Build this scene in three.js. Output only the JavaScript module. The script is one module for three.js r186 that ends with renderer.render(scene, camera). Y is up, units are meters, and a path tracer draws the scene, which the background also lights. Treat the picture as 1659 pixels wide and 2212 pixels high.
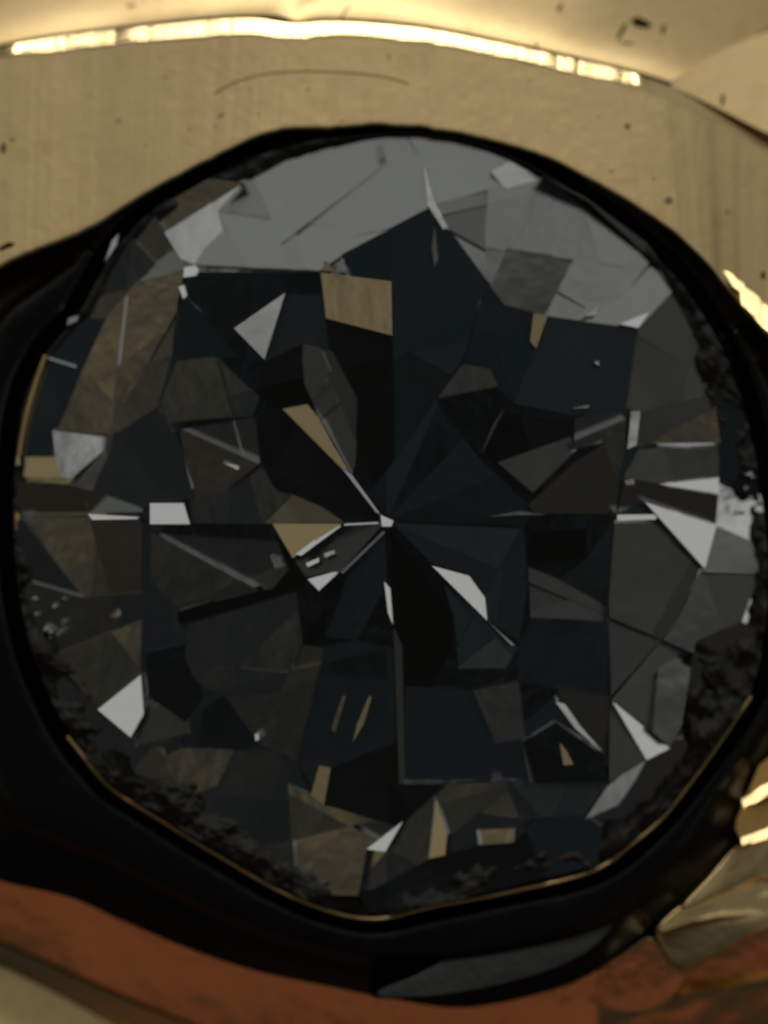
import * as THREE from 'three';
import { mergeGeometries } from 'three/addons/utils/BufferGeometryUtils.js';
import { RectAreaLightUniformsLib } from 'three/addons/lights/RectAreaLightUniformsLib.js';

// ---------------------------------------------------------------- camera, light, exposure
// Plans are drawn on a sheet of 1659 x 2212 units, one unit U metres; the stone is about 7 mm across.
const U = 7.2e-3 / 1659, CX = 829.5, CY = 1106, EYE = 0.080;
RectAreaLightUniformsLib.init();
const scene = new THREE.Scene();
scene.background = new THREE.Color().setRGB(0.0435, 0.042, 0.0355);   // the dim room round the ring
const camera = new THREE.PerspectiveCamera(2 * Math.atan(CY * U / EYE) * 180 / Math.PI, 0.75, 0.002, 20);
camera.position.set(0, EYE, 0);
camera.up.set(0, 0, -1);
camera.lookAt(0, 0, 0);
camera.focus = EYE - 0.0012; camera.userData.fStop = 80;              // a phone lens a little out of focus
const renderer = new THREE.WebGLRenderer({ antialias: true });
renderer.setSize(768, 1024);
renderer.toneMapping = THREE.LinearToneMapping;
renderer.toneMappingExposure = 1;
renderer.shadowMap.enabled = true;

const V = (x, y, z) => new THREE.Vector3(x, y, z);
let seed = 20240;
const rnd = () => { seed = (seed * 1664525 + 1013904223) >>> 0; return seed / 4294967296; };
const ENV = [];                                                      // what a facet can mirror, for choosing how it is cut
function panel(name, label, category, at, w, h, rgb, housing) {
  const g = new THREE.Group();
  g.name = name; g.userData = { label, category };
  g.position.copy(at); g.lookAt(0, 0, 0); scene.add(g);             // +z of the group looks at the ring
  const frame = new THREE.Mesh(new THREE.BoxGeometry(w * 1.06, h * 1.06, 0.02), new THREE.MeshStandardMaterial({ color: housing, roughness: 0.6 }));
  frame.name = 'housing'; frame.position.z = -0.012; g.add(frame);
  const top = Math.max(...rgb), c = new THREE.Color().setRGB(...rgb.map((x) => x / top));
  const glow = new THREE.Mesh(new THREE.BoxGeometry(w, h, 0.004), new THREE.MeshStandardMaterial({ color: 0x222222, emissive: c, emissiveIntensity: top * 0.04 }));
  glow.name = 'light_panel'; g.add(glow);
  const light = new THREE.RectAreaLight(c, top, w, h);
  light.position.z = 0.004; g.add(light); light.lookAt(0, 0, 0);
  g.updateMatrixWorld(true);
  ENV.push({ inv: g.matrixWorld.clone().invert(), w: w / 2, h: h / 2, rgb });
}
const polar = (deg, az, d) => V(Math.sin(deg * Math.PI / 180) * Math.sin(az * Math.PI / 180) * d, Math.cos(deg * Math.PI / 180) * d, -Math.sin(deg * Math.PI / 180) * Math.cos(az * Math.PI / 180) * d);
panel('window_light', 'wide pale window standing beyond the far side of the ring', 'window', polar(41, 0, 0.90), 2.3, 0.52, [0.272, 0.276, 0.254], 0x8a8a84);
{
  const w = scene.getObjectByName('window_light'), m = new THREE.MeshStandardMaterial({ color: 0x6f6f6a, roughness: 0.7 });
  for (const [x, y, a, b] of [[-0.86, 0, 0.05, 0.52], [-0.30, 0, 0.05, 0.52], [0.24, 0, 0.05, 0.52], [0.80, 0, 0.05, 0.52], [0, -0.06, 2.3, 0.035]]) {
    const o = new THREE.Mesh(new THREE.BoxGeometry(a, b, 0.02), m); o.name = 'added_window_bar'; o.position.set(x, y, b < 0.1 ? 0.042 : 0.02); w.add(o);  // bars added unseen, to vary the window tone the facets mirror
  }
}
panel('strip_light', 'long narrow white strip light low beyond the ring', 'lamp', polar(67, 1, 0.80), 0.62, 0.07, [13, 12.8, 11.6], 0xa0a0a0);
panel('added_glint_panel', 'added unseen white panel to the right for facet glints', 'lamp', polar(37, 98, 0.70), 0.20, 0.20, [0.70, 0.695, 0.66], 0x909090);  // unseen panel added so the white facet patches have something bright to mirror
panel('added_amber_panel', 'added unseen amber panel to the left for brown facets', 'lamp', polar(38, -100, 0.70), 0.22, 0.22, [0.31, 0.235, 0.12], 0x6b5030);  // unseen source added to give the brown facets an amber reflection

// ---------------------------------------------------------------- helpers
function noise2(n, cells, s) {                                       // tiling value noise, several octaves
  const out = new Float32Array(n * n);
  let amp = 1, total = 0;
  for (let o = 0, c = cells; o < 5 && c < n; o++, c *= 2, amp *= 0.55) {
    const grid = new Float32Array(c * c);
    let q = (s * 7919 + o * 104729) >>> 0;
    for (let i = 0; i < c * c; i++) { q = (q * 1664525 + 1013904223) >>> 0; grid[i] = q / 4294967296; }
    for (let y = 0; y < n; y++) for (let x = 0; x < n; x++) {
      const fx = x / n * c, fy = y / n * c, x0 = fx | 0, y0 = fy | 0;
      let a = fx - x0, b = fy - y0; a = a * a * (3 - 2 * a); b = b * b * (3 - 2 * b);
      const g = (i, j) => grid[((j + c) % c) * c + (i + c) % c];
      out[y * n + x] += amp * ((g(x0, y0) * (1 - a) + g(x0 + 1, y0) * a) * (1 - b) + (g(x0, y0 + 1) * (1 - a) + g(x0 + 1, y0 + 1) * a) * b);
    }
    total += amp;
  }
  for (let i = 0; i < out.length; i++) out[i] /= total;
  return out;
}
function tex(n, f, srgb = false) {                                   // f(i) -> [r, g, b] in 0..1
  const d = new Uint8Array(n * n * 4);
  for (let i = 0; i < n * n; i++) { const c = f(i); for (let k = 0; k < 3; k++) d[i * 4 + k] = Math.max(0, Math.min(255, c[k] * 255)); d[i * 4 + 3] = 255; }
  const t = new THREE.DataTexture(d, n, n);
  t.wrapS = t.wrapT = THREE.RepeatWrapping; t.magFilter = THREE.LinearFilter; t.minFilter = THREE.LinearMipmapLinearFilter; t.generateMipmaps = true;
  if (srgb) t.colorSpace = THREE.SRGBColorSpace;
  t.needsUpdate = true;
  return t;
}
const nA = noise2(512, 4, 3), nB = noise2(512, 24, 8), nC = noise2(512, 8, 21);
const bumpSoft = tex(512, (i) => { const v = 0.93 * nA[i] + 0.07 * nB[i]; return [v, v, v]; });
const bumpFine = tex(512, (i) => { const v = 0.4 * nC[i] + 0.6 * nB[i]; return [v, v, v]; });
const grain = tex(512, (i) => { const v = 0.72 + 0.5 * (nB[i] - 0.5) + 0.35 * (nC[i] - 0.5); return [v, v, v]; });
const look = (f, x, z, span) => { const n = 512, fx = ((x / span % 1) + 1) % 1 * n, fz = ((z / span % 1) + 1) % 1 * n, i = fx | 0, j = fz | 0, a = fx - i, b = fz - j, g = (p, q) => f[(q % n) * n + p % n]; return (g(i, j) * (1 - a) + g(i + 1, j) * a) * (1 - b) + (g(i, j + 1) * (1 - a) + g(i + 1, j + 1) * a) * b; };
const pack = (pos, uv, idx) => {
  const g = new THREE.BufferGeometry();
  g.setAttribute('position', new THREE.Float32BufferAttribute(pos, 3));
  g.setAttribute('uv', new THREE.Float32BufferAttribute(uv, 2));
  if (idx) g.setIndex(idx);
  g.computeVertexNormals();
  return g;
};
const put = (parent, name, g, m) => {
  const o = new THREE.Mesh(g, m);
  o.name = name; o.castShadow = o.receiveShadow = true; parent.add(o);
  return o;
};
const pts = (s) => s.trim().split(/\s+/).map((p) => p.split(',').map(Number));
class Line {                                                          // a smooth line through plan points
  constructor(s, closed = false) {
    this.c = new THREE.CatmullRomCurve3(pts(s).map(([x, y]) => V(x, y, 0)), closed, 'centripetal');
    this.c.arcLengthDivisions = 600;
  }
  at(u) { const p = this.c.getPointAt(Math.max(0, Math.min(1, u))); return [p.x, p.y]; }
}
// a skin between two plan lines: height(t, u, width) in units; a skirt closes it down to FLOOR
function loft(A, B, height, nt, nu, FLOOR = -260) {
  const pos = [], uv = [], idx = [], rows = nt + 5;                  // floor, edge, edge ... edge, edge, floor: crisp edges
  for (let j = 0; j <= nu; j++) {
    const u = j / nu, a = A.at(u), b = B.at(u), w = Math.hypot(a[0] - b[0], a[1] - b[1]);
    for (let i = -2; i <= nt + 2; i++) {
      const t = Math.max(0, Math.min(1, i / nt));
      const x = a[0] + (b[0] - a[0]) * t, z = a[1] + (b[1] - a[1]) * t, h = i < -1 || i > nt + 1 ? FLOOR : height(t, u, w, x, z);
      pos.push((x - CX) * U, h * U, (z - CY) * U); uv.push(x / 400, z / 400);
    }
  }
  for (let j = 0; j < nu; j++) for (let i = 0; i < rows - 1; i++) {
    if (i === 1 || i === rows - 3) continue;
    const k = j * rows + i;
    idx.push(k, k + rows, k + 1, k + 1, k + rows, k + rows + 1);
  }
  const g = pack(pos, uv, idx);
  if (g.attributes.normal.getY(Math.floor(nu / 2) * rows + Math.floor(rows / 2)) < 0) { const q = g.index.array; for (let i = 0; i < q.length; i += 3) { const s = q[i]; q[i] = q[i + 1]; q[i + 1] = s; } g.computeVertexNormals(); }
  return g;
}
function tube(line, u0, u1, r, h, n = 160) {
  const P = [];
  for (let i = 0; i <= n; i++) { const [x, z] = line.at(u0 + (u1 - u0) * i / n); P.push(V((x - CX) * U, (h + 9 * (look(nC, x, z, 900) - 0.5)) * U, (z - CY) * U)); }
  return new THREE.TubeGeometry(new THREE.CatmullRomCurve3(P), n * 2, r * U, 8);
}
// a flat-topped piece over a plan outline, cut to the normal N and lifted until it clears the surface under it
function slab(P, N, base, lift, thick, turn = 0) {
  let mx = 0, mz = 0;
  for (const p of P) { mx += p[0] / P.length; mz += p[1] / P.length; }
  const plane = (x, z) => -(N.x * (x - mx) + N.z * (z - mz)) / N.y;
  let up = -1e9;
  const probe = [...P, [mx, mz], ...P.map((p, i) => { const q = P[(i + 1) % P.length]; return [(p[0] + q[0]) / 2, (p[1] + q[1]) / 2]; })];
  for (const p of probe) up = Math.max(up, base(p[0], p[1]) - plane(p[0], p[1]));
  up += lift;
  let area = 0;
  P.forEach((p, i) => { const q = P[(i + 1) % P.length]; area += p[0] * q[1] - q[0] * p[1]; });
  if (area > 0) P = P.slice().reverse();
  const pos = [], uv = [], c = Math.cos(turn), s = Math.sin(turn);
  const add = (x, h, z) => { pos.push((x - CX) * U, h * U, (z - CY) * U); uv.push((x * c - z * s) / 800, (x * s + z * c) / 800); };
  const tris = THREE.ShapeUtils.triangulateShape(P.map((p) => new THREE.Vector2(p[0], p[1])), []);
  const low = Math.min(...P.map((p) => base(p[0], p[1]))) - thick;
  const top = (p) => up + plane(p[0], p[1]);
  for (const t of tris) {
    const [a, b, d] = t.map((k) => P[k]);
    const ccw = (b[0] - a[0]) * (d[1] - a[1]) - (b[1] - a[1]) * (d[0] - a[0]) < 0;
    for (const p of ccw ? [a, b, d] : [a, d, b]) add(p[0], top(p), p[1]);
  }
  P.forEach((p, i) => {
    const q = P[(i + 1) % P.length];
    add(p[0], top(p), p[1]); add(p[0], low, p[1]); add(q[0], low, q[1]);
    add(p[0], top(p), p[1]); add(q[0], low, q[1]); add(q[0], top(q), q[1]);
  });
  return pack(pos, uv, null);
}

// ---------------------------------------------------------------- how a cut face is turned: towards the thing whose tone it mirrors
const boxRect = (x0, x1, z0, z1, y, rgb) => ENV.push({ flat: [x0, x1, z0, z1, y], rgb });
const PHONE = [0.0138, 0.0188, 0.0200], LENS = [0.0058, 0.0060, 0.0048], DARK_SIDE = [0.0185, 0.0165, 0.0135], RED = [0.17, 0.058, 0.042];
boxRect(-0.013, 0.013, -0.013, 0.013, 0.0835, LENS);
boxRect(-0.040, 0.040, -0.034, 0.126, 0.086, PHONE);
const BG = [scene.background.r, scene.background.g, scene.background.b];
function radiance(d, x, z) {
  let best = 1e9, rgb = BG;
  for (const e of ENV) {
    if (e.flat) {
      const k = e.flat[4] / d.y, X = x + d.x * k, Z = z + d.z * k;
      if (d.y > 0.05 && k < best && X > e.flat[0] && X < e.flat[1] && Z > e.flat[2] && Z < e.flat[3]) { best = k; rgb = e.rgb; }
    } else {
      const o = V(x, 0, z).applyMatrix4(e.inv), v = d.clone().transformDirection(e.inv);
      if (v.z >= 0) continue;
      const k = -o.z / v.z;
      if (k > 0 && k < best && Math.abs(o.x + v.x * k) < e.w && Math.abs(o.y + v.y * k) < e.h) { best = k; rgb = e.rgb; }
    }
  }
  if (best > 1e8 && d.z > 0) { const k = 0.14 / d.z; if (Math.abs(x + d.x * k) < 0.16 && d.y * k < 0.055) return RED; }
  if (best > 1e8 && d.z > 0) { const k = 0.30 / d.z; if (Math.abs(d.x * k) < 0.55 && d.y * k < 0.75) rgb = DARK_SIDE; }
  return rgb;
}
const LOBE = [];
for (let i = 0; i < 20; i++) { const r = Math.sqrt(-2 * Math.log(1 - (i + 0.5) / 20.01)), a = i * 2.39996; LOBE.push([r * Math.cos(a), r * Math.sin(a)]); }
const BINS = new Map();                                             // ways to turn a face, by where on the ring it lies
function choices(mx, mz) {
  const bx = Math.max(-1, Math.min(1, Math.round((mx - CX) / 550))), bz = Math.max(-2, Math.min(2, Math.round((mz - CY) / 500))), key = bx + ',' + bz;
  if (BINS.has(key)) return BINS.get(key);
  const x = bx * 550 * U, z = bz * 500 * U, D = V(x, -EYE, z).normalize(), list = [];
  for (let tilt = 0; tilt <= 45; tilt += 1.3) {
    const n = tilt === 0 ? 1 : Math.max(8, Math.round(tilt * 2.6));
    for (let k = 0; k < n; k++) {
      const a = (k + 0.3) / n * 2 * Math.PI, t = tilt * Math.PI / 180;
      const N = V(Math.sin(t) * Math.cos(a), Math.cos(t), Math.sin(t) * Math.sin(a));
      const R = D.clone().addScaledVector(N, -2 * D.dot(N));
      const X = V(R.y, -R.x, 0).normalize(), Y = R.clone().cross(X), both = [0.024, 0.09].map((wide) => {
        const sum = [0, 0, 0];
        for (const [p, q] of LOBE) {
          const d = R.clone().addScaledVector(X, p * wide).addScaledVector(Y, q * wide).normalize(), c = radiance(d, x, z);
          for (let j = 0; j < 3; j++) sum[j] += c[j] / LOBE.length;
        }
        return sum;
      });
      list.push({ N, tilt, rgb: both[0], wide: both[1] });
    }
  }
  BINS.set(key, list);
  return list;
}
const lin = (hex) => { const c = new THREE.Color(hex); return [c.r, c.g, c.b]; };
function cut(hex, tint, lean = null, free = 0.006, at = [CX, CY], most = 23) {                  // lean: the direction a face would rather slope to
  const want = lin(hex);
  let best = null, least = 1e9;
  for (const c of choices(...at)) {
    if (c.tilt > most) break;
    let e = 0;
    for (let j = 0; j < 3; j++) for (const q of [c.rgb, c.wide]) { const d = Math.log((q[j] * tint[j] + 0.002) / (want[j] + 0.002)); e += d * d * 0.5; }
    if (lean) e += free * ((c.N.x - lean[0]) ** 2 + (c.N.z - lean[1]) ** 2) * 60; else e += free * (c.tilt / 20) ** 2 * 2;
    e += rnd() * 0.006;
    if (e < least) { least = e; best = c; }
  }
  return best.N;
}

// ---------------------------------------------------------------- the phone, and added stand-ins beyond the frame, for the ring to mirror
{
  const g = new THREE.Group(); g.name = 'mobile_phone'; g.userData = { label: 'pale blue grey phone held flat above the ring', category: 'phone' }; scene.add(g);
  const s = new THREE.Shape(); const w = 0.040, a = -0.034, b = 0.126, r = 0.008;
  s.moveTo(-w + r, a); s.lineTo(w - r, a); s.quadraticCurveTo(w, a, w, a + r); s.lineTo(w, b - r); s.quadraticCurveTo(w, b, w - r, b); s.lineTo(-w + r, b); s.quadraticCurveTo(-w, b, -w, b - r); s.lineTo(-w, a + r); s.quadraticCurveTo(-w, a, -w + r, a);
  const body = new THREE.ExtrudeGeometry(s, { depth: 0.008, bevelEnabled: false }); body.rotateX(Math.PI / 2); body.translate(0, 0.094, 0);
  put(g, 'case', body, new THREE.MeshStandardMaterial({ color: new THREE.Color().setRGB(0.26, 0.40, 0.52), roughness: 0.7 }));
  const m = new THREE.CylinderGeometry(0.013, 0.013, 0.0025, 40); m.translate(0, 0.0848, 0);
  put(g, 'camera_ring', m, new THREE.MeshStandardMaterial({ color: new THREE.Color().setRGB(0.075, 0.08, 0.085), roughness: 0.5 }));
}
{
  const pos = [], uv = [], idx = [], n = 90;
  for (let i = 0; i <= n; i++) for (let j = 0; j < 4; j++) {
    const x = -0.55 + 1.1 * i / n, z = 0.30 + 0.012 * Math.sin(i * 0.9) + (j > 1 ? 0.006 : 0);
    pos.push(x, j === 1 || j === 2 ? 0.75 : -0.05, z); uv.push(x, j % 3 ? 1 : 0);
  }
  for (let i = 0; i < n; i++) for (let j = 0; j < 4; j++) { const k = i * 4 + j, l = i * 4 + (j + 1) % 4; idx.push(k, l, k + 4, l, l + 4, k + 4); }
  const o = put(scene, 'added_backdrop', pack(pos, uv, idx), new THREE.MeshStandardMaterial({ color: new THREE.Color().setRGB(0.115, 0.10, 0.085), roughness: 0.95, side: THREE.DoubleSide }));  // added dark sheet, in place of the dark clothes behind the phone
  o.userData = { label: 'added stand-in curtain hanging on the near side of the ring', category: 'backdrop' };
}

{
  const g = new THREE.Group(); g.name = 'added_red_lump'; g.userData = { label: 'added soft red pouch lying on the near side of the ring', category: 'lump' }; scene.add(g);  // added red thing for the lower gold to mirror, in place of a finger
  const b = new THREE.SphereGeometry(1, 40, 24), q = b.attributes.position, sg = (v, e) => Math.sign(v) * Math.abs(v) ** e;
  for (let i = 0; i < q.count; i++) q.setXYZ(i, 0.17 * sg(q.getX(i), 0.45) , 0.024 + 0.032 * sg(q.getY(i), 0.5), 0.17 + 0.03 * sg(q.getZ(i), 0.5));
  b.computeVertexNormals();
  const m = new THREE.MeshStandardMaterial({ color: new THREE.Color().setRGB(0.54, 0.205, 0.155), roughness: 0.8, bumpMap: bumpFine, bumpScale: 0.0004 });
  put(g, 'body', b, m);
  const f = new THREE.TorusGeometry(0.012, 0.0025, 10, 30); f.translate(0, 0.058, 0.17); put(g, 'top_loop', f, new THREE.MeshStandardMaterial({ color: 0x8a7440, metalness: 1, roughness: 0.4 }));
}

// ---------------------------------------------------------------- the gold ring and its setting
const rgbm = (r, g, b, o) => new THREE.MeshStandardMaterial({ color: new THREE.Color().setRGB(r, g, b), metalness: 1, ...o });
const GOLD = [0.95, 0.70, 0.36];
const marks = (() => {                                                // tarnish spots, pits and scratches of the worn gold, 2048 units across
  const c = document.createElement('canvas'); c.width = c.height = 2048;
  const g = c.getContext('2d');
  g.fillStyle = '#fff'; g.fillRect(0, 0, 2048, 2048);
  for (let i = 0; i < 2600; i++) { g.fillStyle = `rgba(${120 + rnd() * 60},${95 + rnd() * 50},${60 + rnd() * 40},${0.01 + rnd() * 0.03})`; g.beginPath(); g.ellipse(rnd() * 2048, rnd() * 2048, 4 + rnd() * 32, 3 + rnd() * 20, rnd() * 3, 0, 7); g.fill(); }
  for (let i = 0; i < 260; i++) { g.fillStyle = `rgba(60,42,20,${0.1 + rnd() * 0.4})`; g.beginPath(); g.ellipse(rnd() * 2048, rnd() * 2048, 1 + rnd() * rnd() * 6, 1 + rnd() * 2.5, rnd() * 3, 0, 7); g.fill(); }
  g.strokeStyle = 'rgba(60,45,20,0.25)'; for (let i = 0; i < 60; i++) { const x = rnd() * 2048, y = rnd() * 2048, a = rnd() * 6; g.lineWidth = 0.8 + rnd(); g.beginPath(); g.moveTo(x, y); g.lineTo(x + Math.cos(a) * 60 * rnd(), y + Math.sin(a) * 60 * rnd()); g.stroke(); }
  const spot = (x, y, rx, ry, a, k = 0.9) => { g.fillStyle = `rgba(38,28,12,${k})`; g.beginPath(); for (let i = 0; i < 18; i++) { const t = i / 18 * 6.283, w = 0.8 + 0.4 * rnd(), X = Math.cos(t) * rx * w, Y = Math.sin(t) * ry * w; g.lineTo(x + X * Math.cos(a) - Y * Math.sin(a), y + X * Math.sin(a) + Y * Math.cos(a)); } g.fill(); };
  spot(1388, 42, 23, 11, 0.35); spot(1346, 62, 24, 3.5, -1.1, 0.8); spot(1357, 88, 16, 3, 0.05, 0.55); spot(1437, 56, 4, 11, 0.2, 0.8); spot(1212, 10, 4, 12, 0.4, 0.7);
  spot(1564, 212, 4, 13, 0.1, 0.85); spot(1356, 273, 6, 6, 0, 0.6); spot(1443, 434, 8, 8, 0, 0.5); spot(1160, 94, 4, 6, 0, 0.5); spot(5, 318, 5, 12, 0, 0.8); spot(12, 535, 24, 6, -0.4, 0.9); spot(25, 300, 5, 5, 0, 0.5); spot(278, 4, 10, 4, 0, 0.6); spot(745, 22, 22, 3, -1, 0.5); spot(1320, 372, 5, 3, 0, 0.4); spot(255, 262, 6, 4, 0, 0.3); spot(478, 250, 9, 4, -0.6, 0.35); spot(1648, 596, 6, 9, 0, 0.7); spot(1412, 386, 4, 3, 0, 0.4);
  g.strokeStyle = 'rgba(60,44,14,0.5)'; g.lineWidth = 4; g.beginPath(); g.moveTo(462, 204); g.bezierCurveTo(520, 160, 600, 150, 720, 156); g.bezierCurveTo(800, 160, 850, 168, 882, 182); g.stroke();
  const t = new THREE.CanvasTexture(c); t.flipY = false; t.colorSpace = THREE.SRGBColorSpace; t.wrapS = t.wrapT = THREE.RepeatWrapping; t.repeat.set(400 / 2048, 400 / 2048);
  return t;
})();
const M = {
  gold: rgbm(...GOLD, { map: marks, roughness: 0.31, bumpMap: bumpFine, bumpScale: 3e-6 }),
  ridge: rgbm(...GOLD, { roughness: 0.16 }),
  pale: rgbm(...GOLD, { map: marks, roughness: 0.42, bumpMap: bumpFine, bumpScale: 2e-6 }),
  smoky: rgbm(0.13, 0.13, 0.105, { roughness: 0.4, bumpMap: bumpFine, bumpScale: 5e-6 }),
  glint_gold: rgbm(...GOLD, { roughness: 0.28, bumpMap: bumpFine, bumpScale: 8e-6 }),  // same gold, for the pieces tilted to give glints
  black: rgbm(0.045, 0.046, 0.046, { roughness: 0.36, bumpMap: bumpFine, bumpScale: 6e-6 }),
  rim: rgbm(...GOLD, { roughness: 0.5, bumpMap: bumpFine, bumpScale: 4e-6 }),
  mirror_gold: rgbm(...GOLD, { roughness: 0.24, bumpMap: bumpFine, bumpScale: 3e-6 }),  // same gold; its red comes only from what it mirrors
  plain_gold: rgbm(...GOLD, { roughness: 0.3, bumpMap: bumpFine, bumpScale: 3e-6 }),  // same gold; dark only where it is tilted to mirror dark things
  grime: new THREE.MeshStandardMaterial({ color: new THREE.Color().setRGB(0.020, 0.019, 0.015), roughness: 0.75 }),
};
const ring = new THREE.Group(); ring.name = 'gold_ring'; scene.add(ring);
ring.userData = { label: 'worn gold ring head with collet coloured black for tarnish and dark reflections and gold lower band mirroring red around the stone', category: 'ring' };

const STONE = new Line('880,286 1000,300 1130,350 1260,430 1390,530 1490,640 1570,780 1618,930 1645,1080 1658,1230 1650,1370 1618,1500 1520,1640 1425,1760 1290,1870 1100,1918 940,1950 800,1978 640,1932 480,1842 350,1762 240,1690 150,1582 70,1400 34,1200 34,1000 58,850 100,765 170,680 250,540 330,456 450,388 600,322 740,296', true);
const GAP = new Line('860,272 1000,290 1180,342 1300,402 1430,482 1520,562 1600,660 1700,770 1800,1000 1840,1230 1790,1460 1680,1630 1590,1790 1530,1900 1450,1965 1360,2040 1290,2100 1200,2140 1000,2180 850,2162 700,2132 550,2100 400,2050 260,1990 150,1942 0,1905 -120,1850 -170,1500 -180,1150 -150,850 -90,640 0,578 200,490 320,416 450,346 590,285 700,277', true);
// both loops start at the top and run clockwise; pair them by bearing from the stone's middle
function byBearing(line, n = 720) {
  const out = [];
  const raw = []; for (let i = 0; i <= 4000; i++) { const [x, z] = line.at(i / 4000); raw.push([(Math.atan2(x - 838, -(z - 1128)) + 2 * Math.PI) % (2 * Math.PI), x, z]); }
  raw.sort((a, b) => a[0] - b[0]);
  let k = 0;
  for (let i = 0; i <= n; i++) { const a = (i % n) / n * 2 * Math.PI; if (i === n) k = 0; while (k < raw.length - 1 && raw[k][0] < a) k++; out.push([raw[k][1], raw[k][2]]); }
  return { at(u) { const f = u * n, i = Math.min(n - 1, Math.floor(f)), t = f - i; return [out[i][0] + (out[i + 1][0] - out[i][0]) * t, out[i][1] + (out[i + 1][1] - out[i][1]) * t]; } };
}
const S = byBearing(STONE), G = byBearing(GAP);
const wob = (x, z) => 14 * (look(nA, x, z, 1300) - 0.5);
// the collet, coloured black for tarnish and for dark reflections: a groove beside the stone, a rounded moulding outside it
put(ring, 'collet', loft(S, G, (t, u, w, x, z) => {
  const groove = -34 * Math.exp(-(((t * w - 16) / 14) ** 2));
  const roll = w > 90 ? 26 * Math.sin(Math.PI * Math.min(1, t * 1.0)) - 40 * t : -26 * t;
  const step = w > 120 ? -16 * (1 / (1 + Math.exp(-(t * w - w * 0.55) / 5))) : 0;
  return 4 + groove + roll + step + 0.5 * wob(x, z);
}, 60, 720), M.black);
// the lip of the collet along the lower edge of the stone
const LIP = new Line('146,1590 240,1700 350,1772 480,1852 640,1940 800,1984 940,1956 1100,1926 1290,1876 1360,1826 1428,1768 1520,1650 1622,1504');
put(ring, 'rim', tube(LIP, 0, 1, 4, 26, 240), M.rim);
const LEFTLIP = new Line('100,768 78,830 58,900 44,980 38,1060 40,1140 44,1230');
put(ring, 'rim', tube(LEFTLIP, 0, 0.48, 5, 48, 60), M.rim);
put(ring, 'rim', tube(LEFTLIP, 0.74, 0.82, 6, 44, 10), M.rim);  // this short piece and the next stand in for warm glints
put(ring, 'rim', tube(LEFTLIP, 0.92, 1, 6, 44, 10), M.rim);

// the upper bezel: a broad slope away from the stone that ends in a bright ridge
const EDGE = new Line('-90,640 0,580 200,492 320,418 450,348 590,287 700,279 860,274 1000,292 1180,344 1300,404 1430,484 1520,564 1600,662 1720,800');
const RIDGE = new Line('-90,112 0,96 120,76 260,60 420,44 540,38 640,50 700,46 800,50 920,62 1040,84 1200,118 1380,160 1480,196 1560,236 1640,276 1760,330');
const FOOT_LINE = new Line('-90,140 0,124 120,112 260,96 420,86 540,80 640,92 700,84 800,88 920,100 1040,120 1200,156 1380,194 1480,232 1560,270 1640,308 1760,360');
const FOOT = { at(u) { const [x, z] = FOOT_LINE.at(u); return [x, z - 5 + 6 * (look(nB, x, 200, 760) - 0.5) + 9 * (look(nC, x, 60, 460) - 0.5) * (0.3 + 1.2 * look(nA, x, 10, 1900))]; } };   // ragged, shaped to break up the edge of the ridge highlight
const bezel = (t, u, w) => 46 - 3 * Math.exp(-t * w / 3) - 0.335 * t * w;
const ends = [];                                                      // how high the bezel ends, along the ridge
for (let i = 0; i <= 200; i++) { const e = EDGE.at(i / 200), f = FOOT_LINE.at(i / 200); ends.push([f[0], bezel(1, 0, Math.hypot(e[0] - f[0], e[1] - f[1]))]); }
const ridgeFoot = (x) => { for (let i = 1; i < ends.length; i++) if (x <= ends[i][0]) { const f = Math.max(0, (x - ends[i - 1][0]) / (ends[i][0] - ends[i - 1][0])); return ends[i - 1][1] + (ends[i][1] - ends[i - 1][1]) * f; } return ends[200][1]; };
put(ring, 'bezel', loft({ at(u) { const [x, z] = EDGE.at(u); return [x, z + 9 * (look(nB, x, 300, 1100) - 0.5) + 7 * (look(nA, x, 120, 500) - 0.5)]; } }, FOOT, (t, u, w, x, z) => bezel(t, u, w) + 0.35 * wob(x * 0.5, z * 0.5), 90, 600), M.gold);
put(ring, 'ridge', loft(FOOT, RIDGE, (t, u, w, x, z) => {
  const e = EDGE.at(u), f = FOOT.at(u), on = 1 / (1 + Math.exp((x - 1384) / 6)) / (1 + Math.exp((20 - x) / 8));
  const start = Math.max(0, t * w - 1 - 7 * look(nB, x, 40, 1300) - 5 * look(nC, x, 90, 900));
  return bezel(1, u, Math.hypot(e[0] - f[0], e[1] - f[1])) + 0.35 * wob(f[0] * 0.5, f[1] * 0.5) - 0.335 * t * w - on * 0.325 * start;
}, 20, 900), M.ridge);
// the shoulder above the ridge, and its right-hand continuation beyond a seam
const SH_IN = new Line('-90,102 0,86 120,66 260,50 420,34 540,28 610,32 640,42 700,36 800,40 920,52 1040,74 1200,108 1380,150 1450,172');
const SH_OUT = new Line('-90,-160 300,-160 800,-160 1200,-160 1500,-120 1740,10');
put(ring, 'shoulder', loft(SH_IN, SH_OUT, (t, u, w, x) => { const d = t * w; return ridgeFoot(SH_IN.at(u)[0]) - 36 - 0.33 * d - 0.33 * 45 * (1 - Math.exp(-d / 45)); }, 60, 200), M.pale);
put(ring, 'shoulder', loft(new Line('1450,182 1500,204 1580,244 1660,284 1780,336'), new Line('1456,170 1520,128 1600,86 1660,60 1780,14'), (t, u, w) => ridgeFoot(1480) - 8 - 0.36 * t * w, 30, 60), M.pale);

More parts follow.
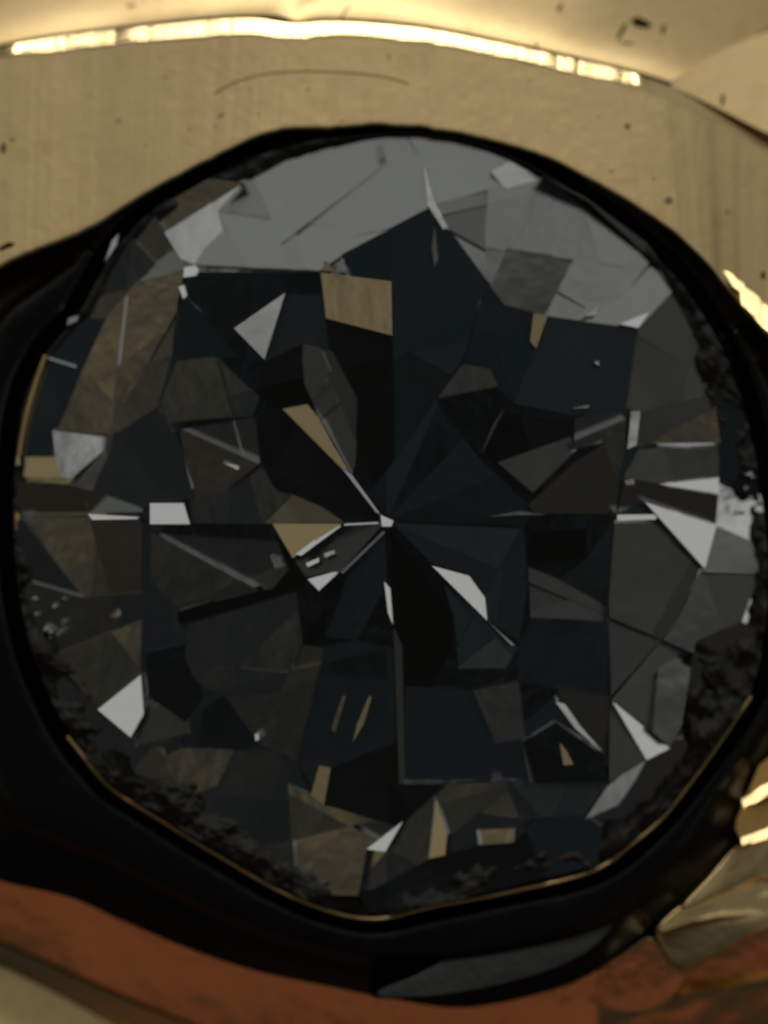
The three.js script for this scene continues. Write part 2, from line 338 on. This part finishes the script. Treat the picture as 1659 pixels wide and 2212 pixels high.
// metal pieces tilted to mirror wanted tones, round the lower and right sides
const ground = () => -40;
function shard(name, outline, hex, mat, lean, base = ground, lift = 6) {
  const c = mat.color, P = pts(outline), mid = [0, 1].map((k) => P.reduce((a, p) => a + p[k] / P.length, 0));
  return put(ring, name, slab(P, cut(hex, [c.r, c.g, c.b], lean, 0.006, mid, mat === M.glint_gold ? 37 : 23), base, lift, 60, rnd() * 6), mat);
}
// a softly swollen piece of metal over a plan outline
function pad(name, outline, hex, mat, level, puff, rough = 10, slope = null) {
  const line = new THREE.CatmullRomCurve3(pts(outline).map(([x, z]) => V(x, 0, z)), true, 'centripetal'), n = 96, rings = 18, c = mat.color;
  const P = pts(outline), mid = [0, 1].map((k) => P.reduce((a, p) => a + p[k] / P.length, 0)), N = slope ? V(slope[0], 1, slope[1]).normalize() : cut(hex, [c.r, c.g, c.b], null, 0.006, mid, 45);
  const pos = [], uv = [], idx = [], E = line.getSpacedPoints(n);
  const add = (x, z, h) => { pos.push((x - CX) * U, h * U, (z - CY) * U); uv.push(x / 400, z / 400); };
  const top = (x, z, f) => level - (N.x * (x - mid[0]) + N.z * (z - mid[1])) / N.y + puff * (1 - f ** 3) + rough * ((look(nA, x + 300, z, 700) - 0.5) + 0.35 * (look(nB, x, z, 1300) - 0.5));
  add(mid[0], mid[1], top(mid[0], mid[1], 0));
  for (let r = 1; r <= rings + 1; r++) for (let i = 0; i < n; i++) { const f = Math.min(1, r / rings), x = mid[0] + (E[i].x - mid[0]) * f, z = mid[1] + (E[i].z - mid[1]) * f; add(x, z, r > rings ? level - 200 : top(x, z, f)); }
  const turn = THREE.ShapeUtils.area(E.slice(0, n).map((p) => new THREE.Vector2(p.x, p.z))) > 0;
  const tri = (a, b, d) => turn ? idx.push(a, d, b) : idx.push(a, b, d);
  for (let i = 0; i < n; i++) { const j = (i + 1) % n; tri(0, 1 + i, 1 + j); for (let r = 0; r < rings; r++) { const a = 1 + r * n, b = a + n; tri(a + i, b + i, a + j); tri(a + j, b + i, b + j); } }
  return put(ring, name, pack(pos, uv, idx), mat);
}
const jag = (s, a) => { const P = pts(s), out = []; P.forEach((p, i) => { const q = P[(i + 1) % P.length], n = Math.max(1, Math.round(Math.hypot(q[0] - p[0], q[1] - p[1]) / 14)); for (let k = 0; k < n; k++) out.push(`${p[0] + (q[0] - p[0]) * k / n + (rnd() - 0.5) * a},${p[1] + (q[1] - p[1]) * k / n + (rnd() - 0.5) * a}`); }); return out.join(' '); };
const high = (x, z) => 26;
shard('glint_edge', jag('1556,582 1590,600 1622,634 1700,700 1700,760 1640,706 1600,660 1592,628', 9), '#fffff0', M.glint_gold, null, high);  // a glint built as a gold sliver tilted to a lamp, like those below
shard('edge_plate', '1640,1655 1700,1600 1700,1690 1640,1720 1600,1745 1590,1780', '#8a6a38', M.gold, null);
shard('glint_edge', jag('1602,1728 1640,1700 1700,1672 1700,1700 1650,1722 1604,1742', 5), '#fff2c0', M.glint_gold, null, () => -20);
shard('edge_plate', '1590,1790 1604,1742 1650,1722 1700,1700 1700,1790 1602,1815', '#7c5c2c', M.gold, null);
shard('glint_edge', jag('1598,1808 1640,1796 1700,1772 1700,1792 1650,1814 1600,1822', 5), '#fff2c0', M.glint_gold, null, () => -20);
pad('edge_plate', '1600,1826 1700,1792 1760,1790 1760,1890 1640,1900 1556,1932 1470,1962 1530,1896', '#4c4030', M.plain_gold, -46, 2, 6);
pad('edge_plate', '1470,1958 1556,1930 1650,1900 1760,1890 1760,1980 1620,1978 1500,1992 1416,2012', '#3c342a', M.plain_gold, -56, 2, 9);
pad('edge_plate', '1420,2012 1500,1990 1620,1976 1760,1962 1760,1990 1640,2018 1545,2062 1470,2090 1444,2070', '#24251f', M.plain_gold, -60, 2, 4);
// the lower gold band, tilted so that it mirrors the added red thing
const RED_IN = new Line('-90,1884 0,1905 150,1940 260,1990 400,2050 550,2100 700,2130 850,2160 1000,2178 1200,2140 1290,2100');
const RED_OUT = new Line('-90,2004 0,2042 200,2132 340,2192 480,2244 700,2290 1000,2330 1300,2340');
put(ring, 'mirror_band', loft(RED_IN, RED_OUT, (t, u, w, x, z) => -54 - 0.86 * t * w + 0.10 * t * t * w + 1.0 * wob(x * 0.7, z * 0.7) + 5 * (look(nB, x, z, 1500) - 0.5), 50, 240, -340), M.mirror_gold);
put(ring, 'lower_band', loft(new Line('-90,2010 0,2050 200,2140 340,2200 480,2252 700,2300'), new Line('-90,2060 0,2092 90,2140 200,2200 300,2260 400,2320'), (t, u, w) => -185 - 0.2 * t * w, 16, 80, -340), M.plain_gold);
put(ring, 'lower_band', loft(new Line('-90,2066 0,2098 90,2146 200,2206 300,2266'), new Line('-90,2330 0,2330 100,2340 200,2340 300,2350'), (t, u, w, x, z) => -212 + 0.27 * t * w + wob(x, z) * 0.5, 40, 80, -340), M.pale);
pad('mirror_band', '1262,2134 1296,2096 1350,2058 1405,2026 1446,2078 1476,2106 1464,2152 1384,2194 1290,2176', '#7d4230', M.mirror_gold, -62, 3, 18, [0.02, 0.74]);
pad('mirror_band', '1462,2108 1500,2086 1560,2056 1640,2012 1760,1980 1760,2120 1660,2132 1560,2144 1470,2170', '#6b4322', M.mirror_gold, -105, 3, 14, [-0.06, 0.72]);
pad('mirror_band', '1000,2210 1150,2168 1262,2136 1300,2176 1384,2196 1464,2160 1560,2142 1760,2120 1760,2330 1300,2340 960,2320', '#4a2a1a', M.mirror_gold, -165, 3, 26, [0, 0.69]);
pad('lower_band', '1584,2222 1640,2176 1700,2150 1800,2140 1800,2300 1540,2300', '#857a5a', M.pale, -205, 3, 8);
pad('mirror_patch', '800,2150 900,2104 1000,2056 1100,2038 1220,2018 1335,1986 1300,2034 1250,2068 1190,2094 1080,2126 930,2152', '#2a2c24', M.black, 6, 1, 3, [-0.02, -0.38]);  // tilted piece standing in for the paler reflection in the collet
// the body under everything
{
  const g = new THREE.CylinderGeometry(1500 * U, 1300 * U, 500 * U, 64); g.translate(0, -600 * U, 0);
  put(ring, 'ring_body', g, M.black);
}

// ---------------------------------------------------------------- the stone
const stone = new THREE.Group(); stone.name = 'cut_stone'; scene.add(stone);
stone.userData = { label: 'large round clear cut stone with dark centre and pale glinting facets set in gold', category: 'gemstone' };
const SG = [0.47, 0.48, 0.475];
const facetMat = [0, 1, 2].map((k) => rgbm(...SG, { roughness: 0.13 + 0.02 * k, bumpMap: bumpSoft, bumpScale: [7e-6, 3e-6, 10e-6][k] }));
const MX = 835, MZ = 1126;
const dome = (x, z) => { const r = Math.hypot(x - MX, z - MZ); return r > 540 ? 84 - (r - 540) * 0.26 : 84 + 26 * (1 - r / 540); };
// its body: a rounded underside and girdle that the faces are cut into
{
  const n = 96, rr = [0, 0.2, 0.4, 0.6, 0.75, 0.88, 1], pos = [MX, dome(MX, MZ) - 2, MZ], idx = [], at = (i) => S.at((i % n) / n);
  for (const f of rr.slice(1)) for (let i = 0; i < n; i++) { const [x, z] = at(i), X = MX + (x - MX) * f, Z = MZ + (z - MZ) * f; pos.push(X, Math.max(dome(X, Z) - 3, 0), Z); }
  for (let i = 0; i < n; i++) { const [x, z] = at(i); pos.push(x, -40, z); }
  pos.push(MX, -480, MZ);
  for (let i = 0; i < n; i++) {
    const j = (i + 1) % n; idx.push(0, 1 + j, 1 + i);
    for (let r = 0; r < rr.length - 1; r++) { const a = 1 + r * n; idx.push(a + i, a + j, a + n + i, a + j, a + n + j, a + n + i); }
    idx.push(1 + (rr.length - 1) * n + i, 1 + (rr.length - 1) * n + j, 1 + rr.length * n);
  }
  const g = pack(pos.map((v, i) => (i % 3 === 0 ? v - CX : i % 3 === 1 ? v : v - CY) * U), pos.filter((_, i) => i % 3 !== 1).map((v) => v / 400), idx);
  const flat = g.toNonIndexed(); flat.computeVertexNormals();
  put(stone, 'stone_body', flat, facetMat[0]);
}
const side = (P, x, z, nx, nz) => {                                    // the part of an outline on one side of a line
  const out = [];
  P.forEach((p, i) => {
    const q = P[(i + 1) % P.length], a = (p[0] - x) * nx + (p[1] - z) * nz, b = (q[0] - x) * nx + (q[1] - z) * nz;
    if (a >= 0) out.push(p);
    if ((a >= 0) !== (b >= 0)) { const f = a / (a - b); out.push([p[0] + (q[0] - p[0]) * f, p[1] + (q[1] - p[1]) * f]); }
  });
  return out;
};
const areaOf = (P) => Math.abs(P.reduce((a, p, i) => { const q = P[(i + 1) % P.length]; return a + p[0] * q[1] - q[0] * p[1]; }, 0)) / 2;
const RAYS = [0, 23, 47, 66, 90, 113, 136, 158, 180, 204, 228, 249, 271, 294, 313, 337].map((d) => d * Math.PI / 180);
function split(P, crown) {                                              // along the rays of the cut and across them
  let list = [P];
  const cutBy = (x, z, nx, nz, least) => { list = list.flatMap((Q) => { const A = side(Q, x, z, nx, nz), B = side(Q, x, z, -nx, -nz); return A.length > 2 && B.length > 2 && areaOf(A) > least && areaOf(B) > least ? [A, B] : [Q]; }); };
  if (areaOf(P) < 9000) return list;
  for (const a of RAYS) { const m = P.reduce((t, p) => t + Math.cos(a) * (p[0] - MX) + Math.sin(a) * (p[1] - MZ), 0); if (m > 0) cutBy(MX, MZ, -Math.sin(a), Math.cos(a), 1600); }
  for (const a of RAYS) { const d = crown ? 700 : a % 0.7 < 0.35 ? 300 : 390, t = a + 0.5; cutBy(MX + Math.cos(a) * d, MZ + Math.sin(a) * d, Math.cos(t), Math.sin(t), 2400); if (list.length > 4) break; }
  return list;
}
function facet(name, hex, outline, mat = -1, lift = 3) {
  const whole = pts(outline), tone = new THREE.Color(hex), pieces = lift === 3 ? split(whole, name === 'crown_facet') : [whole];
  if (tone.g < 0.045) tone.multiplyScalar(0.86);
  const mid = [0, 1].map((k) => whole.reduce((t, p) => t + p[k] / whole.length, 0)), size = Math.sqrt(areaOf(whole));
  const r = Math.hypot(mid[0] - MX, mid[1] - MZ), steep = r > 540 ? 0.27 : 0.06, lean = [(mid[0] - MX) / (r + 1) * steep, (mid[1] - MZ) / (r + 1) * steep];
  const N = cut('#' + tone.getHexString(), SG, lean, 0.004 + 0.03 * Math.min(1, size / 300), mid, size > 190 ? 17 : 23), loose = name === 'crown_facet' ? 0.075 : 0.05;
  for (let P of pieces) {
    let mx = 0, mz = 0; for (const p of P) { mx += p[0] / P.length; mz += p[1] / P.length; }
    if (lift === 3) P = P.map(([x, z]) => { const d = Math.hypot(x - mx, z - mz); return [x + (x - mx) / d * 2.5, z + (z - mz) / d * 2.5]; });   // neighbours meet
    const own = pieces.length > 1 ? V(N.x + (rnd() - 0.5) * loose, N.y, N.z + (rnd() - 0.5) * loose).normalize() : N;
    put(stone, name, slab(P, own, dome, lift > 3 ? lift + 24 : lift, 14, rnd() * 6), facetMat[mat < 0 ? Math.floor(rnd() * 3) : mat]);
  }
}
const C = (hex, o, m, l) => facet('crown_facet', hex, o, m, l), T = (hex, o, m, l) => facet('pavilion_facet', hex, o, m, l);
// around the table
C('#62645e', '470,460 525,400 600,362 632,470 662,583 540,578 500,510');
C('#65676200'.slice(0, 7), '600,362 680,330 760,312 870,290 915,360 924,445 918,456 740,551 692,586 662,583 632,470');
C('#7e8079', '360,505 522,400 470,460 480,500 440,540 428,572 395,560', 1);
C('#70746b', '480,500 500,510 540,578 428,572 440,540');
C('#6b6f69', '300,612 362,545 395,560 424,576 330,602');
C('#3b3a2d', '330,458 450,390 525,398 360,505');
C('#2d2a22', '250,545 328,460 360,507 360,545 300,612 232,690 172,688');
C('#3f3a29', '300,612 400,588 382,660 372,770 300,800 250,880 186,790 232,690');
C('#3a3628', '372,770 342,880 262,932 128,930 186,790 250,880 300,800', 2);
C('#1b1a18', '102,770 172,690 230,692 185,790 150,880 118,928 112,985 52,985 60,880');
C('#80796c', '118,932 226,946 221,976 160,1030 140,1030 126,986', 2);
C('#7f6344', '42,990 124,988 140,1030 46,1028', 2);
C('#2d3b41', '224,978 236,1000 202,1058 150,1046');
C('#1d1916', '38,1040 148,1048 200,1060 310,1097 308,1105 40,1110');
C('#262722', '40,1112 194,1112 308,1124 308,1280 180,1290 46,1250');
C('#22241f', '46,1252 180,1292 308,1282 304,1452 214,1528 102,1402', 2);
C('#9b9b98', '307,1456 313,1540 285,1590 215,1530', 1, 6);
C('#29261c', '212,1532 284,1592 292,1612 350,1622 402,1722 350,1752 240,1682 150,1576 104,1424', 2);
C('#3a3420', '352,1642 402,1614 505,1618 470,1690 402,1720', 2);
C('#2a2721', '505,1618 640,1640 622,1690 640,1925 480,1838 372,1748 402,1722 470,1690', 2);
C('#342d2a', '622,1690 700,1736 860,1783 790,1830 772,1930 642,1926');
C('#e0e0d4', '870,1771 792,1830 832,1836', 1, 8);
C('#5c5638', '792,1834 832,1838 784,1892');
C('#2f2822', '862,1783 960,1692 936,1716 924,1852 800,1920 784,1896 834,1838');
C('#6a5048', '940,1716 963,1800 960,1842 926,1850');
C('#302921', '946,1716 962,1692 1100,1686 1160,1760 1100,1784 1030,1790 1034,1822 962,1842 966,1800');
C('#302d20', '1104,1686 1312,1688 1262,1757 1164,1760');
C('#50463a', '1032,1792 1110,1786 1106,1816 1036,1822');
C('#5f5f54', '1372,1650 1402,1640 1335,1735 1266,1766 1312,1700', 1);
C('#8e908b', '1318,1510 1445,1615 1395,1640', 1, 6);
C('#34332c', '1326,1126 1402,1128 1512,1226 1450,1352 1318,1500 1314,1300');
C('#3b3826', '1516,1234 1640,1238 1600,1340 1500,1380 1470,1560 1444,1606 1322,1506 1452,1354', 2);
C('#30302a', '1316,1514 1392,1640 1314,1686');
C('#9c9a94', '1390,1085 1545,1135 1520,1228', 1, 6);
C('#55534a', '1547,1138 1620,1170 1642,1234 1522,1230', 1);
C('#9a9892', '1420,1046 1550,1032 1550,1066', 1, 6);
C('#918f88', '1330,1112 1424,1111 1412,1122 1330,1124', 1, 6);
C('#1a1917', '1346,1042 1418,1050 1548,1070 1543,1130 1390,1082 1334,1108');
C('#242320', '1378,974 1552,962 1550,1028 1420,1042 1346,1032');
C('#3b3530', '1402,958 1540,882 1550,956');
C('#282622', '1382,890 1530,852 1538,880 1398,958 1376,968');
C('#7a756c', '1360,890 1380,890 1372,962 1352,972', 2, 6);
C('#373323', '1377,714 1452,642 1536,780 1530,848 1378,888 1352,880', 2);
C('#5f6059', '1340,648 1408,574 1452,628 1376,708 1252,694');
C('#92948f', '1336,702 1400,676 1376,710', 1, 7);
C('#6d6f68', '1260,686 1288,664 1284,682', 1, 7);
C('#5d5f58', '1055,412 1170,387 1270,442 1240,560 1176,682 1090,658 1046,602 1050,500');
C('#626459', '1272,444 1405,562 1340,645 1250,692 1178,683 1242,560', 2);
C('#6e675a', '942,442 1053,412 1048,520 1044,598 988,530');
C('#827e72', '916,362 940,442 986,532 960,500 926,448');
C('#636561', '880,290 1000,306 1100,350 1062,372 1092,406 1054,410 942,440 918,360');
C('#75797a', '1062,372 1102,352 1166,386 1092,406', 1);
C('#38342e', '1172,386 1262,428 1392,524 1482,640 1452,640 1406,560 1272,440');
C('#151412', '1456,642 1486,642 1566,780 1612,930 1638,1080 1552,1040 1552,960 1540,860 1538,782');
// under the table
T('#10191c', '742,552 918,458 972,505 1046,604 1000,770 940,862 850,800 846,612 768,604');
T('#0c1415', '402,592 690,592 700,640 620,632 508,712 572,780 470,772 384,780 392,660');
T('#75787b', '618,635 573,778 508,712', 1, 8);
T('#5f5230', '694,592 845,612 847,728 705,690', 2, 6);
T('#474338', '700,566 712,570 716,590 698,588', 1, 8);
T('#57534a', '736,560 744,562 746,592 738,590', 1, 8);
T('#1c1b1a', '622,640 694,640 712,760 652,742 574,782', 2);
T('#050a0b', '706,694 847,731 845,1000 790,1068 768,1000 770,860 720,762');
T('#1b2230', '652,744 718,762 770,862 767,1000 760,1022 692,902 660,830');
T('#5d513d', '612,885 665,875 690,905 722,965 758,1024 742,1016', 1, 7);
T('#7b766f', '742,1016 760,1026 822,1112 812,1106', 1, 7);
T('#1e2627', '384,784 470,774 560,860 545,898 372,912 350,872', 2);
T('#0a1010', '574,786 652,744 660,830 690,902 664,872 610,882 560,856');
T('#262321', '392,930 552,905 562,1000 482,1062 412,1052', 2);
T('#171d1e', '262,934 342,882 390,962 420,1072 312,1096 202,1060', 2);
T('#060a0a', '562,905 608,888 738,1016 812,1108 745,1126 632,1066 600,1062 566,1000');
T('#1c2020', '484,1064 562,1002 600,1064 630,1068 568,1130 416,1128 412,1056', 2);
T('#8a8980', '328,1087 400,1087 413,1132 328,1132', 1, 7);
T('#93938c', '195,1110 305,1117 300,1121 205,1123', 1, 7);
T('#3b3223', '632,1070 692,1096 742,1128 570,1130', 1);
T('#7a6848', '590,1131 740,1131 690,1162 634,1205', 1, 5);
T('#c8a870', '722,1134 738,1136 652,1200 640,1196', 2, 9);
T('#2b2825', '748,1132 830,1128 738,1228 664,1244 642,1212 692,1168', 2);
T('#9a978c', '662,1216 690,1204 690,1213 666,1224', 1, 9);
T('#7c7a76', '700,1196 722,1188 724,1195 704,1204', 1, 9);
T('#a3a29a', '738,1230 690,1275 666,1250', 1, 7);
T('#3c4260', '585,1200 610,1204 612,1224 595,1226', 1, 7);
T('#95988f', '822,1112 850,1125 845,1137 825,1137', 1, 12);
T('#272623', '330,1152 600,1172 622,1230 590,1268 392,1318 330,1250', 2);
T('#100e0c', '388,1320 640,1240 664,1248 640,1278 390,1346');
T('#1f201e', '408,1348 640,1280 652,1388 600,1500 482,1500 402,1452', 2);
T('#110f0d', '318,1410 400,1392 440,1500 402,1556 326,1502');
T('#1f272c', '322,1530 400,1502 412,1580 292,1608');
T('#0d1313', '402,1560 482,1502 562,1602 540,1612 392,1612');
T('#1a1d1b', '602,1502 650,1392 700,1400 640,1640 560,1600 490,1502', 2);
T('#1c2328', '762,1210 830,1146 834,1258 772,1380 702,1370 722,1330');
T('#050505', '706,1312 700,1375 680,1390 650,1390');
T('#181511', '704,1392 770,1384 850,1400 852,1600 716,1656 644,1640', 2);
T('#46443a', '797,1500 803,1502 786,1560 762,1600 772,1560', 1, 6);
T('#35332b', '740,1500 748,1500 724,1580 716,1570', 1, 6);
T('#9a9993', '830,1255 843,1270 849,1348 838,1322', 1, 8);
T('#090c0a', '842,1142 978,1330 974,1400 932,1478 876,1478 862,1400 850,1350 848,1256');
T('#141b21', '850,1131 1128,1142 1138,1258 1120,1380 1056,1338 1046,1288 1014,1241 934,1217');
T('#0f1719', '852,1122 792,1070 850,1002 940,866 1030,990 1138,1090 1148,1108 1130,1136');
T('#0e161b', '852,804 938,866 852,998');
T('#93918a', '932,1221 1012,1243 1046,1290 1051,1339', 1, 8);
T('#181e26', '958,1260 1050,1342 1116,1396 1090,1440 992,1442 980,1330');
T('#050808', '1150,1150 1265,1142 1260,1205 1140,1222');
T('#1c1a16', '1302,962 1332,1042 1326,1108 1152,1108 1142,1090 1242,1000', 2);
T('#302d29', '1076,1000 1228,946 1240,974 1150,1062', 2);
T('#080b0a', '1034,986 1106,876 1240,900 1228,942 1074,996');
T('#24282a', '1046,962 1064,920 1090,880 1080,900 1040,980', 1);
T('#2b2b27', '946,860 1000,790 1055,800 1072,836', 2);
T('#4b483c', '1150,680 1180,685 1156,755 1143,740', 1, 6);
T('#191a18', '1182,690 1375,714 1350,880 1240,896 1110,872 1158,756', 2);
T('#171918', '1050,606 1092,662 1148,682 1142,740 1154,758 1106,872 1072,834 1056,798 1004,786');
T('#1b1b18', '1242,904 1348,884 1346,970 1328,1036 1302,958 1240,972', 2);
T('#2d2b25', '1142,1226 1200,1250 1310,1308 1300,1340 1146,1332', 2);
T('#151512', '1264,1210 1320,1124 1314,1304 1204,1248');
T('#161614', '1120,1392 1148,1334 1310,1342 1311,1500 1200,1484 1122,1470', 2);
T('#817f7a', '1197,1512 1218,1518 1252,1566 1302,1624 1240,1570', 1, 8);
T('#161617', '1204,1488 1311,1504 1311,1680 1296,1622 1254,1566 1220,1516');
T('#0b1015', '1130,1602 1200,1560 1292,1624 1311,1684 1160,1688');
T('#4c492e', '1207,1602 1222,1620 1236,1648 1215,1650', 1, 9);
T('#181c1a', '876,1482 1020,1492 1066,1602 1060,1680 872,1680', 2);
T('#20221f', '1022,1490 1118,1472 1132,1590 1070,1600', 2);
T('#343530', '1126,1600 1132,1640 1150,1686 1142,1686', 1);
T('#262a29', '850,1352 868,1392 874,1680 862,1690', 1, 6);
T('#07090a', '716,1660 858,1602 864,1690 958,1691 860,1780 704,1735');
T('#5a4438', '690,1650 715,1655 700,1735 672,1715', 1, 5);
T('#16181a', '640,1642 688,1648 672,1716 700,1732 622,1688', 2);

// slivers and lines of light, built as small tilted pieces
for (const [hex, o] of [
  ['#8f7a5c', '228,568 244,522 258,506 254,530'], ['#9096a0', '400,580 426,576 434,596 398,602'], ['#b8a070', '388,622 400,618 406,640 398,648'], ['#55534a', '404,642 438,676 430,670'],
  ['#6a675c', '96,768 168,790 166,796 98,774'], ['#6b6860', '150,688 172,682 168,694 146,704'], ['#8c867c', '744,1131 826,1127 826,1131 744,1135'], ['#4a4a48', '736,1234 828,1146 832,1150 742,1238'],
  ['#3c4044', '1180,1112 1122,1104 1050,1116 1118,1112'], ['#5a5a56', '1052,1340 1110,1392 1104,1392'], ['#3a3d3e', '938,490 946,560 938,580 932,540'], ['#77736a', '1280,784 1290,780 1292,792'],
  ['#4a453c', '240,1330 252,1322 256,1334'], ['#8a8680', '552,1584 560,1580 562,1594 554,1598'], ['#57544c', '1232,884 1270,876 1268,882'], ['#777470', '484,1000 520,1008 516,1016'],
  ['#6c675f', '1196,1500 1204,1508 1200,1512'], ['#585a5c', '812,320 828,316 832,336 818,346'], ['#54544e', '1346,1038 1366,1034 1368,1046 1350,1048'], ['#8b7248', '36,1006 42,960 46,1004']]) C(hex, o, 1, 6);
for (let i = 0; i < 19; i++) {                                         // small tilted pieces standing in for sparkles, lower left and right
  const left = i < 14, x = left ? 70 + 75 * rnd() : 1592 + 36 * rnd(), z = left ? 1290 + 95 * rnd() : 960 + 150 * rnd(), q = 4 + 8 * rnd(), a = rnd() * 6;
  C(['#66655f', '#44433e', '#504e48'][i % 3], [0, 2.2, 4.1].map((k) => `${x + q * Math.cos(a + k)},${z + q * 0.6 * Math.sin(a + k)}`).join(' '), 1, 6);
}
C('#151310', '924,1854 962,1844 1034,1824 1106,1818 1164,1762 1262,1759 1300,1790 1286,1866 1100,1912 944,1944 800,1970 774,1928 800,1922', 2);
C('#161512', '1396,1642 1446,1608 1472,1560 1500,1384 1600,1344 1645,1370 1610,1500 1515,1640 1425,1750 1300,1850 1268,1768 1336,1738 1404,1640', 2);

// ---------------------------------------------------------------- black grime packed between the stone and the collet: a crust that rises out of the stone's edge in blots
{
  const depth = (u) => {                                              // how far in it reaches, by bearing from the top, clockwise
    const K = [[0, 4], [0.1, 6], [0.15, 24], [0.19, 60], [0.24, 80], [0.255, 50], [0.265, 20], [0.29, 40], [0.315, 150], [0.335, 130], [0.352, 40], [0.39, 60], [0.43, 100], [0.48, 90], [0.52, 60], [0.56, 70], [0.62, 90], [0.66, 90], [0.7, 40], [0.72, 40], [0.8, 10], [0.88, 20], [0.93, 40], [0.97, 14], [1, 4]];
    for (let i = 1; i < K.length; i++) if (u <= K[i][0]) { const f = (u - K[i - 1][0]) / (K[i][0] - K[i - 1][0]); return K[i - 1][1] + (K[i][1] - K[i - 1][1]) * f; }
    return 4;
  };
  const IN = { at(u) { const [x, z] = S.at(u), r = Math.hypot(x - MX, z - MZ), d = depth(u) * 1.25; return [x - (x - MX) / r * d, z - (z - MZ) / r * d]; } };
  const g = loft(S, IN, (t, u, w, x, z) => Math.max(dome(x, z), -20) + 20 + 150 * (0.75 * look(nC, x, z, 800) + 0.25 * look(nB, x + 77, z, 900) - 0.44 - 0.20 * (t - 0.35) * (t > 0.35 ? 2.2 : 0.5)) * Math.min(1, w / 60), 40, 900, -100);
  const o = put(ring, 'grime', g, M.grime); o.userData = { kind: 'stuff' };
}
renderer.render(scene, camera);
